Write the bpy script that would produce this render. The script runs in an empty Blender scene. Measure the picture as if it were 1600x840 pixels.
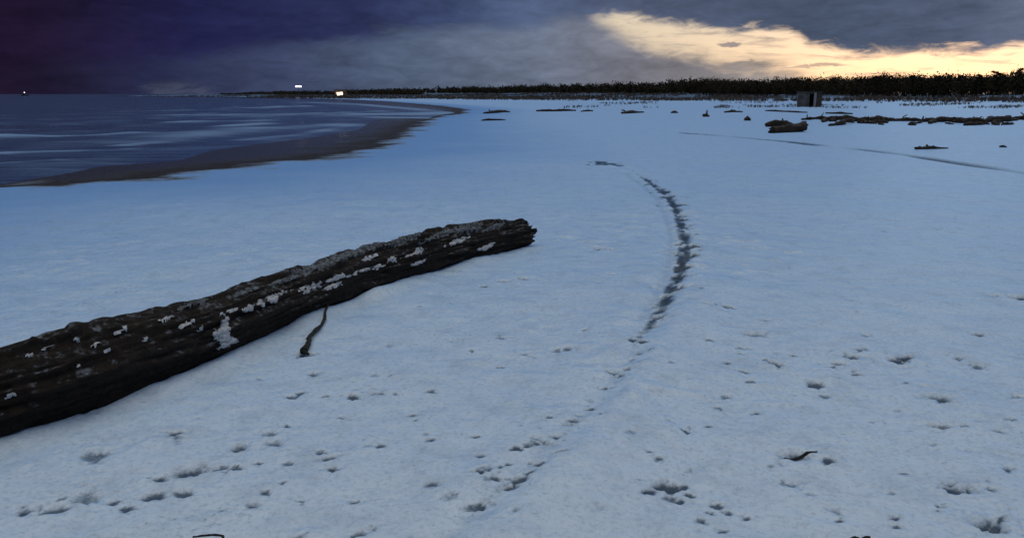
import bpy, bmesh, math, random
import numpy as np
from mathutils import Vector

R = math.radians
rng = np.random.default_rng(7)
random.seed(7)
scene = bpy.context.scene
COL = scene.collection

# ------------------------------------------------------------------ camera
F_PX = 1256.0            # focal length in pixels of the 1600 px wide photograph
HORIZON = 147.0
PITCH = math.atan((420.0 - HORIZON) / F_PX)
CAM_H = 1.6
cam_d = bpy.data.cameras.new('camera')
cam_d.sensor_width = 36.0
cam_d.lens = 36.0 * F_PX / 1600.0
cam_d.clip_start = 0.05
cam_d.clip_end = 20000.0
cam = bpy.data.objects.new('camera', cam_d)
COL.objects.link(cam)
cam.location = (0, 0, CAM_H)
cam.rotation_euler = (math.pi / 2 - PITCH, 0, 0)
scene.camera = cam

# ------------------------------------------------------------------ light
SUN_AZ, SUN_EL = 29.0, 7.0        # degrees right of the view, above the horizon
sun_d = bpy.data.lights.new('sun', 'SUN')
sun_d.energy = 0.12
sun_d.angle = R(12)
sun_d.color = (1.0, 0.86, 0.66)
sun = bpy.data.objects.new('sun', sun_d)
COL.objects.link(sun)
sdir = Vector((math.sin(R(SUN_AZ)) * math.cos(R(SUN_EL)), math.cos(R(SUN_AZ)) * math.cos(R(SUN_EL)), math.sin(R(SUN_EL))))
sun.rotation_euler = sdir.to_track_quat('Z', 'Y').to_euler()
sun.location = sdir * 50

scene.view_settings.view_transform = 'Standard'
scene.view_settings.look = 'None'
scene.view_settings.gamma = 1.0
scene.view_settings.exposure = 0.0
scene.view_settings.use_curve_mapping = False


def s2l(c):
    return tuple(((v / 255.0) / 12.92 if v / 255.0 <= 0.04045 else ((v / 255.0 + 0.055) / 1.055) ** 2.4) for v in c)


class NT:
    """tiny helper for node trees"""
    def __init__(self, tree):
        self.t = tree
        self.t.nodes.clear()

    def n(self, kind, **kw):
        nd = self.t.nodes.new(kind)
        for k, v in kw.items():
            setattr(nd, k, v)
        return nd

    def put(self, sock, v):
        if isinstance(v, bpy.types.NodeSocket):
            self.t.links.new(v, sock)
        elif v is not None:
            sock.default_value = v

    def m(self, op, a, b=None, c=None, clamp=False):
        nd = self.n('ShaderNodeMath', operation=op, use_clamp=clamp)
        for i, v in enumerate((a, b, c)):
            if v is not None:
                self.put(nd.inputs[i], v)
        return nd.outputs[0]

    def step(self, v, a, b, lo=0.0, hi=1.0):
        nd = self.n('ShaderNodeMapRange', interpolation_type='SMOOTHSTEP')
        for i, x in enumerate((v, a, b, lo, hi)):
            self.put(nd.inputs[i], x)
        return nd.outputs[0]

    def mix(self, f, a, b, blend='MIX'):
        nd = self.n('ShaderNodeMix', data_type='RGBA', blend_type=blend)
        self.put(nd.inputs[0], f)
        for s, v in ((6, a), (7, b)):
            if isinstance(v, (tuple, list)) and len(v) == 3:
                v = (*v, 1.0)
            self.put(nd.inputs[s], v)
        return nd.outputs[2]

    def noise(self, vec, scale, detail=4.0, rough=0.55, dist=0.0):
        nd = self.n('ShaderNodeTexNoise')
        if vec is not None:
            self.put(nd.inputs['Vector'], vec)
        nd.inputs['Scale'].default_value = scale
        nd.inputs['Detail'].default_value = detail
        nd.inputs['Roughness'].default_value = rough
        nd.inputs['Distortion'].default_value = dist
        return nd.outputs['Fac']

    def ramp(self, v, stops, interp='LINEAR'):
        nd = self.n('ShaderNodeValToRGB')
        cr = nd.color_ramp
        cr.interpolation = interp
        while len(cr.elements) < len(stops):
            cr.elements.new(0.5)
        for e, (p, c) in zip(cr.elements, stops):
            e.position = p
            e.color = (*c, 1.0)
        self.put(nd.inputs[0], v)
        return nd.outputs[0]

    def curve(self, v, pts):
        nd = self.n('ShaderNodeFloatCurve')
        c = nd.mapping.curves[0]
        c.points[0].location = pts[0]
        c.points[1].location = pts[-1]
        for p in pts[1:-1]:
            c.points.new(*p)
        for p in c.points:
            p.handle_type = 'VECTOR'
        nd.mapping.update()
        self.put(nd.inputs['Value'], v)
        return nd.outputs[0]

    def xyz(self, x, y, z):
        nd = self.n('ShaderNodeCombineXYZ')
        for i, v in enumerate((x, y, z)):
            self.put(nd.inputs[i], v)
        return nd.outputs[0]


def px_dir(x, y):
    a, b = (x - 800.0) / F_PX, (420.0 - y) / F_PX
    cp, sp = math.cos(PITCH), math.sin(PITCH)
    return Vector((a, cp + b * sp, -sp + b * cp))


def px_ground(x, y, z=0.0):
    d = px_dir(x, y)
    t = (z - CAM_H) / d.z
    return Vector((d.x * t, d.y * t, z))


def px_azel(x, y):
    d = px_dir(x, y).normalized()
    return math.degrees(math.atan2(d.x, d.y)), math.degrees(math.asin(d.z))


def project(P):
    """world points (n,3) -> photo pixels (n,2)"""
    P = np.asarray(P, float)
    cp, sp = math.cos(PITCH), math.sin(PITCH)
    X, Y, Z = P[:, 0], P[:, 1], P[:, 2] - CAM_H
    dep = Y * cp - Z * sp
    up = Y * sp + Z * cp
    dep = np.maximum(dep, 1e-3)
    return np.stack([800 + F_PX * X / dep, 420 - F_PX * up / dep], 1)


# ------------------------------------------------------------------ sky
world = bpy.data.worlds.new('World')
scene.world = world
world.use_nodes = True
W = NT(world.node_tree)
tc = W.n('ShaderNodeTexCoord')
sep = W.n('ShaderNodeSeparateXYZ')
W.put(sep.inputs[0], tc.outputs['Generated'])
wx, wy, wz = sep.outputs
az = W.m('MULTIPLY', W.m('ARCTAN2', wx, wy), 180 / math.pi)
el = W.m('MULTIPLY', W.m('ARCSINE', wz), 180 / math.pi)
azn = W.m('MULTIPLY_ADD', az, 1 / 360.0, 0.5)              # -180..180 -> 0..1


def A(x, y=100):
    return (px_azel(x, y)[0] + 180) / 360.0


sky = W.n('ShaderNodeTexSky', sky_type='NISHITA')
sky.sun_disc = False
sky.sun_elevation = R(SUN_EL)
sky.sun_rotation = R(SUN_AZ)
sky.air_density = 1.0
sky.dust_density = 0.8
sky.ozone_density = 1.0
SKY_K = 0.036
clear = W.mix(1.0, sky.outputs[0], (SKY_K, SKY_K * 0.90, SKY_K * 1.5), 'MULTIPLY')

# thin high cloud lit from behind fills much of the break
clear = W.mix(0.55, clear, (0.96, 0.85, 0.60))

# cloud noise on the dome, flattened towards the horizon
cvec = W.xyz(W.m('MULTIPLY', az, 0.05), W.m('MULTIPLY', el, 0.16), 0.3)
n_big = W.noise(cvec, 1.6, 5, 0.55, 0.4)
n_mid = W.noise(cvec, 4.5, 6, 0.6, 0.5)
n_fine = W.noise(cvec, 11.0, 5, 0.62, 0.6)
nb = W.m('SUBTRACT', n_big, 0.5)
nm = W.m('SUBTRACT', n_mid, 0.5)
nf = W.m('SUBTRACT', n_fine, 0.5)

# colour of the cloud base near the horizon and of the deck just above it, by direction
low = W.ramp(azn, [
    (0.0, s2l((84, 94, 118))), (0.25, s2l((40, 38, 66))), (A(-80), s2l((28, 17, 36))), (A(60), s2l((29, 23, 43))),
    (A(250), s2l((38, 42, 72))), (A(450), s2l((62, 72, 102))), (A(650), s2l((84, 98, 122))),
    (A(850), s2l((102, 111, 130))), (A(1010), s2l((124, 124, 134))), (A(1200), s2l((142, 134, 130))),
    (A(1500), s2l((150, 142, 134))), (0.70, s2l((104, 110, 128))), (1.0, s2l((84, 94, 118)))])
high = W.ramp(azn, [
    (0.0, s2l((84, 94, 118))), (0.25, s2l((40, 38, 66))), (A(-80, 20), s2l((31, 18, 40))), (A(80, 20), s2l((32, 24, 48))),
    (A(300, 20), s2l((33, 34, 72))), (A(560, 20), s2l((42, 48, 84))), (A(700, 20), s2l((58, 70, 104))),
    (A(820, 20), s2l((76, 90, 120))), (A(1000, 10), s2l((78, 88, 112))), (A(1300, 40), s2l((72, 84, 106))),
    (A(1500, 40), s2l((80, 91, 114))), (A(1600, 20), s2l((92, 102, 124))), (0.70, s2l((90, 98, 122))), (1.0, s2l((84, 94, 118)))])
# height at which the dark deck begins (elevation, degrees / 10)
deck_c = W.curve(azn, [(0, .4), (A(0), .16), (A(300, 80), .22), (A(520, 70), px_azel(520, 66)[1] / 10), (A(720, 50), px_azel(720, 48)[1] / 10),
                       (A(840, 40), px_azel(840, 38)[1] / 10), (A(905, 40), px_azel(905, 28)[1] / 10), (A(985, 50), px_azel(985, 52)[1] / 10), (A(1100, 70), px_azel(1100, 72)[1] / 10), (A(1240, 85), px_azel(1240, 92)[1] / 10), (A(1330, 110), .08), (A(1600, 120), .05), (.7, .1), (1, .4)])
deck_d = W.m('SUBTRACT', W.m('ADD', el, W.m('MULTIPLY', nm, 2.2)), W.m('MULTIPLY', deck_c, 10.0))
deck = W.step(deck_d, -0.55, 0.75)
cloud = W.mix(deck, low, high)
# soft light and dark in the clouds
shade = W.m('ADD', 1.0, W.m('ADD', W.m('MULTIPLY', nb, 0.9), W.m('ADD', W.m('MULTIPLY', nm, 0.9), W.m('MULTIPLY', nf, 0.7))))
sh = W.n('ShaderNodeVectorMath', operation='SCALE')
W.put(sh.inputs[0], cloud)
W.put(sh.inputs['Scale'], shade)
cloud = sh.outputs[0]
# overhead the cover thins out and is lighter
eh = W.m('ADD', el, W.m('MULTIPLY', nb, 6.0))
cloud = W.mix(W.step(eh, 9.0, 36.0), cloud, (0.19, 0.27, 0.42))
cloud = W.mix(W.step(eh, 30.0, 75.0), cloud, (0.97, 0.93, 0.82))

# the break in the clouds over the wood: lower and upper edge (elevation / 10)


def E(x, y):
    return (A(x, y), max(0.0, px_azel(x, y)[1]) / 10)


bot = W.curve(azn, [(0, .9), (A(860, 20), .9), (A(905, 22), .56), E(945, 40), E(985, 66), E(1015, 80), E(1095, 88), E(1130, 100), E(1200, 99), E(1245, 113), (A(1290, 120), 0.05),
                    (A(1600), 0.0), (0.66, 0.0), (0.70, .3), (1, .9)])
top = W.curve(azn, [(0, .2), (A(860, 20), .35), E(905, 26), E(960, 16), E(1030, 30), E(1100, 40), E(1225, 44), E(1265, 66), E(1320, 76), E(1420, 80), E(1520, 76), E(1600, 66), (0.64, 0.22), (0.70, 0.1), (1, .1)])
eln = W.m('ADD', el, W.m('ADD', W.m('MULTIPLY', nf, 1.5), W.m('MULTIPLY', nm, 1.2)))
g1 = W.step(W.m('SUBTRACT', eln, W.m('MULTIPLY', bot, 10.0)), -0.85, 0.95)
g2 = W.step(W.m('SUBTRACT', W.m('MULTIPLY', top, 10.0), eln), -0.40, 0.55)
gap = W.m('MULTIPLY', g1, g2)
# thin veil inside the break and two small dark shreds
stv = W.xyz(W.m('MULTIPLY', az, 0.10), W.m('MULTIPLY', el, 0.9), 1.7)
veil = W.step(W.m('ADD', W.m('MULTIPLY', W.noise(stv, 2.2, 6, .62, .4), .7), W.m('MULTIPLY', n_fine, .3)), 0.46, 0.66)
gap = W.m('MULTIPLY', gap, W.m('SUBTRACT', 1.0, W.m('MULTIPLY', veil, 0.5)))
for (sx, sy, ra, re, k) in ((1140, 71, 0.8, 0.18, 0.7), (1275, 103, 2.0, 0.10, 0.6), (1165, 103, 1.6, 0.30, 0.75), (1352, 88, 1.6, 0.12, 0.25)):
    a0, e0 = px_azel(sx, sy)
    da = W.m('DIVIDE', W.m('SUBTRACT', az, a0), ra)
    de = W.m('DIVIDE', W.m('SUBTRACT', W.m('ADD', el, W.m('MULTIPLY', nf, 0.9)), e0), re)
    dd = W.m('ADD', W.m('MULTIPLY', da, da), W.m('MULTIPLY', de, de))
    gap = W.m('MULTIPLY', gap, W.m('SUBTRACT', 1.0, W.step(dd, 1.5, 0.3, 0.0, k)))
a0, e0 = px_azel(275, 141)
da = W.m('DIVIDE', W.m('SUBTRACT', az, a0), 2.0)
de = W.m('DIVIDE', W.m('SUBTRACT', W.m('ADD', el, W.m('MULTIPLY', nf, 0.5)), e0), 0.5)
dd = W.m('ADD', W.m('MULTIPLY', da, da), W.m('MULTIPLY', de, de))
cloud = W.mix(W.m('MULTIPLY', W.step(dd, 2.2, 0.0, 0.0, 0.55), W.step(n_fine, .3, .65)), cloud, s2l((80, 86, 100)))
final = W.mix(gap, cloud, clear)
bg = W.n('ShaderNodeBackground')
W.put(bg.inputs[0], final)
bg.inputs[1].default_value = 1.0
wo = W.n('ShaderNodeOutputWorld')
W.t.links.new(bg.outputs[0], wo.inputs[0])
world.cycles.sampling_method = 'MANUAL'
world.cycles.sample_map_resolution = 1024


# ------------------------------------------------------------------ numeric noise
def _h(i, j, k, s):
    v = np.sin(i * 127.1 + j * 311.7 + k * 74.7 + s * 53.13) * 43758.5453
    return v - np.floor(v)


def vn2(x, y, s=0):
    xi, yi = np.floor(x), np.floor(y)
    fx, fy = x - xi, y - yi
    fx = fx * fx * (3 - 2 * fx)
    fy = fy * fy * (3 - 2 * fy)
    a = _h(xi, yi, 0, s); b = _h(xi + 1, yi, 0, s); c = _h(xi, yi + 1, 0, s); d = _h(xi + 1, yi + 1, 0, s)
    return (a + (b - a) * fx) * (1 - fy) + (c + (d - c) * fx) * fy - 0.5


def vn3(x, y, z, s=0):
    xi, yi, zi = np.floor(x), np.floor(y), np.floor(z)
    fx, fy, fz = x - xi, y - yi, z - zi
    fx = fx * fx * (3 - 2 * fx); fy = fy * fy * (3 - 2 * fy); fz = fz * fz * (3 - 2 * fz)
    r = 0
    for dz in (0, 1):
        a = _h(xi, yi, zi + dz, s); b = _h(xi + 1, yi, zi + dz, s); c = _h(xi, yi + 1, zi + dz, s); d = _h(xi + 1, yi + 1, zi + dz, s)
        v = (a + (b - a) * fx) * (1 - fy) + (c + (d - c) * fx) * fy
        r = r + v * (fz if dz else 1 - fz)
    return r - 0.5


def fbm2(x, y, s=0, o=4):
    r = 0; amp = 1.0
    for k in range(o):
        r = r + amp * vn2(x * 2 ** k + 17.3 * k, y * 2 ** k - 9.1 * k, s + k)
        amp *= 0.5
    return r


def seg_dist(X, Y, poly):
    d = np.full(X.shape, 1e12)
    for (x0, y0), (x1, y1) in zip(poly[:-1], poly[1:]):
        dx, dy = x1 - x0, y1 - y0
        L = dx * dx + dy * dy + 1e-12
        t = np.clip(((X - x0) * dx + (Y - y0) * dy) / L, 0, 1)
        d = np.minimum(d, (X - x0 - t * dx) ** 2 + (Y - y0 - t * dy) ** 2)
    return np.sqrt(d)


def inside(X, Y, poly):
    r = np.zeros(X.shape, bool)
    n = len(poly)
    for i in range(n):
        (x0, y0), (x1, y1) = poly[i], poly[(i + 1) % n]
        if y0 == y1:
            continue
        c = ((y0 > Y) != (y1 > Y)) & (X < (x1 - x0) * (Y - y0) / (y1 - y0) + x0)
        r ^= c
    return r


# ------------------------------------------------------------------ shoreline (from photo pixels, on the beach and water levels)
SEA_Z = -0.12
WATER_PX = [(0, 289), (110, 270), (150, 261), (280, 251), (330, 235), (400, 226), (500, 213), (560, 203), (578, 191), (592, 185.5), (640, 184.5), (664, 186.5),
            (684, 180.5), (712, 176.3), (690, 172.6), (640, 168.5), (570, 162.5), (500, 156.5), (400, 153.2), (330, 151.8)]
SNOW_PX = [(0, 293), (100, 289), (200, 283), (285, 277), (300, 270), (400, 262), (430, 254), (500, 247), (570, 239), (615, 224), (640, 208), (668, 191),
           (676, 187), (690, 181.8), (722, 177), (732, 172), (715, 168), (670, 163.5), (600, 158), (540, 155.3), (420, 152.2), (330, 150.9)]
wl = [tuple(px_ground(x, y, SEA_Z)[:2]) for x, y in WATER_PX]
sl = [tuple(px_ground(x, y, 0.0)[:2]) for x, y in SNOW_PX]
wl = [(-16.0, -400.0), (-13.5, -40), (-11.5, 5.0)] + wl + [(-330, 640), (-420, 900), (-900, 3000), (-2500, 9000)]
sl = [(-15.4, -400.0), (-12.9, -40), (-11.0, 5.0)] + sl + [(-310, 660), (-400, 920), (-870, 3000), (-2450, 9000)]
LAND_W = wl + [(9000, 9000), (9000, -400)]
LAND_S = sl + [(9000, 9000), (9000, -400)]

FOREST = [(190, 40), (150, 120), (118, 190), (93, 266), (70, 370), (40, 514), (-10, 660), (-62, 800), (-160, 1028), (-291, 1440), (-480, 2200), (-700, 3200)]
FOREST_AREA = FOREST + [(9000, 9000), (9000, 40)]


def land_fields(X, Y):
    dw = seg_dist(X, Y, wl)
    dw = np.where(inside(X, Y, LAND_W), dw, -dw)
    ds = seg_dist(X, Y, sl)
    ds = np.where(inside(X, Y, LAND_S), ds, -ds)
    return dw, ds


# ------------------------------------------------------------------ marks in the snow: (px x, px y, width px, strength, elongation)
MARKS = []
trail = [(1012, 281, 12, 1), (1018, 287, 14, 1), (1030, 297, 14, .8), (1036, 302, 16, 1), (1044, 309, 16, 1), (1050, 316, 12, .8), (1052, 323, 18, 1), (1058, 331, 14, .7), (1062, 338, 14, .7),
         (1066, 344, 14, .9), (1064, 353, 18, .6), (1074, 366, 20, .9), (1066, 372, 16, .5), (1064, 379, 16, .7), (1074, 385, 18, 1), (1066, 392, 16, .8), (1088, 393, 14, .45),
         (1072, 401, 20, 1), (1062, 407, 12, .7), (1074, 421, 11, 1), (1060, 414, 14, .7), (1061, 423, 14, 1), (1059, 431, 13, .6), (1062, 436, 16, .9), (1054, 446, 13, .8), (1057, 458, 20, 1),
         (1044, 466, 14, .5), (1034, 474, 14, .4), (1030, 480, 13, .9), (1031, 489, 15, .9), (1027, 501, 17, 1.1), (1036, 500, 9, .5), (1016, 513, 10, .7), (1025, 515, 8, .9), (1008, 521, 14, .35),
         (1000, 528, 12, .6), (988, 537, 13, .8), (1004, 541, 13, .9), (998, 558, 13, .45), (988, 566, 11, .5), (979, 580, 13, .7), (957, 584, 16, .9), (967, 590, 13, 1), (946, 608, 16, .9),
         (922, 627, 14, .35), (922, 642, 14, 1), (904, 652, 14, .4), (896, 660, 16, .6), (886, 666, 16, .4), (857, 656, 12, .9), (868, 689, 15, .7), (851, 697, 12, .6), (838, 699, 14, .8), (824, 703, 12, .7),
         (808, 708, 15, 1.1), (876, 715, 16, .9), (843, 731, 22, .6), (826, 745, 18, .7), (810, 755, 24, .8), (797, 770, 18, 1), (805, 762, 14, .8), (776, 753, 18, .8), (752, 744, 18, .9), (764, 740, 16, .6),
         (782, 735, 12, .8), (794, 731, 10, .7), (752, 797, 16, 1), (735, 798, 16, .5), (771, 794, 16, .4), (766, 757, 12, .5)]
MARKS += [(x, y, w * (1.15 if y < 520 else .9), s * (1.35 if y < 520 else 1.15), 1.15) for x, y, w, s in trail]
dots = [(1103, 487, 11, 1), (1137, 485, 12, .8), (1197, 502, 10, .6), (1180, 524, 22, .8), (1108, 537, 12, .6), (1159, 545, 11, .7), (1157, 554, 9, .6), (1138, 568, 10, .5), (1161, 581, 10, .6), (1171, 597, 10, .8),
        (1213, 569, 17, .9), (1195, 564, 10, .6), (1240, 556, 10, .5), (1275, 597, 19, .9), (1310, 567, 16, .6), (1330, 555, 20, .7), (1348, 545, 12, .5), (1337, 582, 14, .6), (1300, 573, 12, .4), (1405, 560, 18, 1), (1415, 555, 14, .9),
        (1498, 555, 12, .35), (1528, 567, 12, .5), (1416, 596, 9, .5), (1308, 589, 10, .5), (1465, 619, 24, .9), (1465, 663, 12, 1), (1476, 663, 18, .4), (1505, 663, 10, .5), (1530, 522, 12, .6), (1578, 655, 10, .6), (1595, 617, 18, .7),
        (1133, 617, 14, .4), (1124, 634, 10, .4), (1182, 642, 8, .7), (1562, 672, 10, .6), (1352, 522, 8, .5), (1290, 615, 14, .35), (1597, 466, 20, .8),
        (275, 676, 16, .8), (373, 694, 14, .7), (298, 731, 26, .7), (318, 733, 10, .6), (345, 727, 14, .5), (368, 729, 12, .8), (250, 745, 11, 1), (240, 770, 20, .6), (290, 767, 18, .8), (175, 781, 12, .8), (198, 790, 14, .8),
        (38, 798, 18, .7), (80, 795, 22, .8), (95, 778, 10, .5), (150, 707, 28, .45), (130, 773, 30, .3), (405, 590, 8, .5), (488, 582, 14, .5), (469, 611, 10, .9), (455, 617, 14, .5), (510, 616, 8, .6), (553, 618, 15, 1.1), (594, 613, 11, 1), (617, 614, 9, .5),
        (672, 611, 12, 1.1), (531, 650, 9, .7), (643, 647, 10, .7), (648, 656, 8, .4), (448, 663, 9, .8), (420, 675, 18, .4), (430, 690, 20, .4), (374, 695, 18, .5), (503, 705, 13, .7), (517, 714, 16, .7), (523, 732, 14, .8), (595, 697, 14, .6),
        (671, 688, 12, .5), (743, 683, 11, .8), (748, 715, 12, .6), (404, 721, 7, .7), (450, 722, 12, .5), (443, 753, 8, .5), (415, 768, 14, .5), (470, 781, 8, .6), (554, 783, 11, .9), (393, 787, 14, .4), (673, 761, 14, .5), (562, 834, 18, .6),
        (1069, 671, 11, .8), (1014, 708, 10, .5), (1029, 716, 12, .7), (1012, 767, 14, .8), (1040, 756, 24, 1), (1028, 760, 10, .8), (1070, 755, 12, .6), (1079, 768, 12, .8), (1059, 779, 13, .8), (1045, 775, 14, .4), (1124, 784, 15, .8), (1112, 795, 10, .5),
        (1140, 795, 12, .7), (1168, 802, 12, .7), (1096, 809, 14, .6), (1129, 825, 12, .7), (1245, 708, 30, .5), (1295, 716, 18, .8), (1312, 810, 10, .9), (1235, 752, 18, .35), (1107, 662, 8, .6),
        (1410, 737, 8, .6), (1395, 768, 9, .5), (1496, 763, 24, .9), (1467, 795, 10, .6), (1467, 788, 8, .6), (1400, 807, 12, .7), (1402, 820, 12, .5), (1540, 819, 28, .9), (1553, 820, 20, .9), (1563, 810, 10, .7), (1575, 731, 14, .5), (1545, 765, 12, .4),
        (757, 449, 10, .5), (788, 442, 16, .7), (813, 438, 14, .5), (782, 530, 9, .8), (783, 574, 9, .7), (737, 549, 8, .5), (820, 555, 12, .5), (832, 552, 12, .4), (868, 548, 14, .4), (887, 546, 14, .5),
        (935, 388, 16, .6), (950, 430, 12, .4), (915, 519, 9, .7), (987, 503, 12, .8), (1093, 463, 8, .4), (951, 259, 22, 1.2), (943, 257, 22, 1.2), (934, 254.5, 18, 1.1), (475, 552, 16, .8), (468, 556, 12, .5)]
MARKS += [(x, y, w * 1.05, .30 + s * .68, 1.35) for x, y, w, s in dots]
marks = []
for (x, y, w, s, e) in MARKS:
    p = px_ground(x, y)
    d = math.hypot(p.x, p.y)
    a = 0.5 * w * d / F_PX * 1.45
    marks.append((p.x, p.y, a, s, e, random.uniform(-0.6, 0.6)))
for _ in range(420):            # faint scuffs and pits between the larger ones
    yy = 2.3 + 8.5 * random.random() ** 1.4
    xx = random.uniform(-0.75, 0.75) * yy
    if random.random() < 0.35:
        m0 = random.choice(marks[70:])
        xx, yy = m0[0] + random.gauss(0, .25), m0[1] + random.gauss(0, .3)
    marks.append((xx, yy, random.uniform(.008, .03), random.uniform(.12, .5), random.uniform(.8, 1.8), random.uniform(-1, 1)))

TRAIL_PX = [(890, 249), (940, 256), (985, 265), (1015, 284), (1040, 305), (1058, 333), (1069, 365), (1070, 400), (1060, 430), (1047, 462), (1028, 498), (998, 535), (966, 585), (925, 638), (875, 690), (815, 740), (760, 790), (700, 850)]
RIDGE_PX = [(975, 268), (1003, 287), (1027, 312), (1043, 345), (1050, 385), (1042, 425), (1027, 462), (1000, 500)]
MOUND_PX = [(1110, 440), (1085, 500), (1055, 545), (1015, 600), (965, 660), (910, 720), (850, 780), (790, 845)]
FAR_TRACK_PX = [(1060, 206), (1140, 212), (1250, 223), (1330, 231), (1440, 245), (1520, 257), (1600, 270), (1700, 283)]
trail_w = [tuple(px_ground(*p)[:2]) for p in TRAIL_PX]
ridge_w = [tuple(px_ground(*p)[:2]) for p in RIDGE_PX]
mound_w = [tuple(px_ground(*p)[:2]) for p in MOUND_PX]
LOG_LINE = [tuple(px_ground(*q)[:2]) for q in ((-200, 760), (0, 690), (180, 634), (345, 567), (505, 491), (690, 425), (838, 383))]
far_w = [tuple(px_ground(*p)[:2]) for p in FAR_TRACK_PX]


def base_height(X, Y):
    """shape of the land without the small marks; also returns the wet-sand field"""
    dw, ds = land_fields(X, Y)
    D = np.sqrt(X * X + Y * Y)
    wob = fbm2(X / 2.3, Y / 2.3, 3, 3) * 0.5 * np.clip(D / 20, 0.1, 3)
    dsw = ds + wob * 0.5
    t = np.clip(-ds / (np.abs(ds) + np.abs(dw) + 1e-6), 0, 1)
    z = np.where(ds > 0, 0.0, np.where(dw > 0, SEA_Z * t, SEA_Z + 0.05 * dw))
    z = np.maximum(z, -3.0)
    # low dunes towards the wood
    df = seg_dist(X, Y, FOREST)
    df = np.where(inside(X, Y, FOREST_AREA), df, -df)
    rise = np.clip((df + 60) / 70, 0, 1)
    rise = rise * rise * (3 - 2 * rise)
    hum = fbm2(X / 17.0, Y / 23.0, 11, 4)
    z = z + np.where(ds > 0, rise * (0.9 + 1.5 * hum) * np.clip(ds / 15, 0, 1), 0)
    # the low spit across the water
    spit = np.clip((Y - 330) / 150, 0, 1) * np.clip((330 - X) / 250, 0, 1)
    z = z + np.where(ds > 0, spit * 0.9 * np.clip(ds / 40, 0, 1) * (1 + 0.8 * fbm2(X / 40, Y / 40, 5, 3)), 0)
    # broad, soft relief of the beach
    z = z + np.where(ds > 0, np.clip(ds / 2, 0, 1) * (0.035 * fbm2(X / 3.1, Y / 3.1, 21, 2) * np.clip(D / 6, 0.4, 2.0)), 0)
    return z, dsw, dw, df


def fine_height(X, Y):
    D = np.sqrt(X * X + Y * Y)
    k = np.clip(1.6 - D / 14.0, 0, 1)
    z = (0.019 * fbm2(X / 0.42 + 0.3 * Y, Y / 0.5, 31, 3) + 0.0065 * fbm2(X / 0.075, Y / 0.075, 35, 2)) * k
    lump = np.clip(vn2(X / 0.13, Y / 0.13, 41) + vn2(X / 0.9, Y / 0.9, 43) * 0.9 - 0.42, 0, 1)
    z = z + 0.05 * lump * k
    # ridge, mound and groove of the trail
    dt = seg_dist(X, Y, trail_w)
    dr = seg_dist(X, Y, ridge_w)
    dm = seg_dist(X, Y, mound_w)
    wv = 1 + 0.8 * vn2(X / .2, Y / .2, 47)
    z = z + 0.030 * np.exp(-(dt / 0.30) ** 2) * wv - 0.030 * np.exp(-(dt / 0.10) ** 2) - 0.040 * np.exp(-(dr / 0.08) ** 2)
    z = z + 0.045 * np.exp(-(dm / 0.22) ** 2) * (1 + 0.9 * vn2(X / .5, Y / .5, 49))
    dl = seg_dist(X, Y, LOG_LINE)          # snow banked unevenly against the log
    z = z + np.clip(0.028 + 0.06 * vn2(X / .35, Y / .35, 59), 0, .06) * np.exp(-(dl / 0.10) ** 2)
    dfar = seg_dist(X, Y, far_w)
    br = np.clip(0.75 + 1.3 * vn2(X / 1.7, Y / 1.7, 53), 0, 1)
    z = z - 0.07 * np.exp(-(dfar / 0.16) ** 2) * br
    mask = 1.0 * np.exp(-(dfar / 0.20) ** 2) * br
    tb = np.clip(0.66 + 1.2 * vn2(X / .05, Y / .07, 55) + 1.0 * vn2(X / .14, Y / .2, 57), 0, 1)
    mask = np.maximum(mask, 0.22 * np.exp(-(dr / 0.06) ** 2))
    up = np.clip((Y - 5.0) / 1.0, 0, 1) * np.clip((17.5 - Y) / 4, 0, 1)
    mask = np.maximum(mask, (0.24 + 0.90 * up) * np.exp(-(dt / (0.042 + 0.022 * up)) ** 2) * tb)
    return z, mask


# ------------------------------------------------------------------ object helpers
def link_mesh(name, verts, faces, mat=None, parent=None, smooth=True):
    me = bpy.data.meshes.new(name)
    if isinstance(verts, np.ndarray) and isinstance(faces, np.ndarray):
        nv, nfc, k = len(verts), len(faces), faces.shape[1]
        me.vertices.add(nv)
        me.vertices.foreach_set('co', np.ascontiguousarray(verts, dtype=np.float32).ravel())
        me.loops.add(nfc * k)
        me.loops.foreach_set('vertex_index', np.ascontiguousarray(faces, dtype=np.int32).ravel())
        me.polygons.add(nfc)
        me.polygons.foreach_set('loop_start', np.arange(0, nfc * k, k, dtype=np.int32))
        me.update(calc_edges=True)
    else:
        me.from_pydata([tuple(v) for v in verts], [], [tuple(f) for f in faces])
        me.update()
    if smooth:
        me.polygons.foreach_set('use_smooth', np.ones(len(me.polygons), dtype=bool))
    ob = bpy.data.objects.new(name, me)
    COL.objects.link(ob)
    if mat:
        me.materials.append(mat)
    if parent:
        ob.parent = parent
    return ob


def attr(ob, name, vals):
    a = ob.data.attributes.new(name, 'FLOAT', 'POINT')
    a.data.foreach_set('value', np.ascontiguousarray(vals, dtype=np.float32))


def tag(o, label, cat=None, group=None, kind=None):
    o['label'] = label
    if cat: o['category'] = cat
    if group: o['group'] = group
    if kind: o['kind'] = kind
    return o


def empty(name, loc, rz=0.0):
    o = bpy.data.objects.new(name, None)
    o.empty_display_size = 0.2
    COL.objects.link(o)
    o.location = loc
    o.rotation_euler = (0, 0, rz)
    return o


def new_mat(name):
    m = bpy.data.materials.new(name)
    m.use_nodes = True
    t = NT(m.node_tree)
    out = t.n('ShaderNodeOutputMaterial')
    bs = t.n('ShaderNodeBsdfPrincipled')
    t.t.links.new(bs.outputs[0], out.inputs[0])
    return m, t, bs


def geo_pos(t):
    return t.n('ShaderNodeNewGeometry').outputs['Position']


def obj_co(t):
    return t.n('ShaderNodeTexCoord').outputs['Object']


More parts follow.
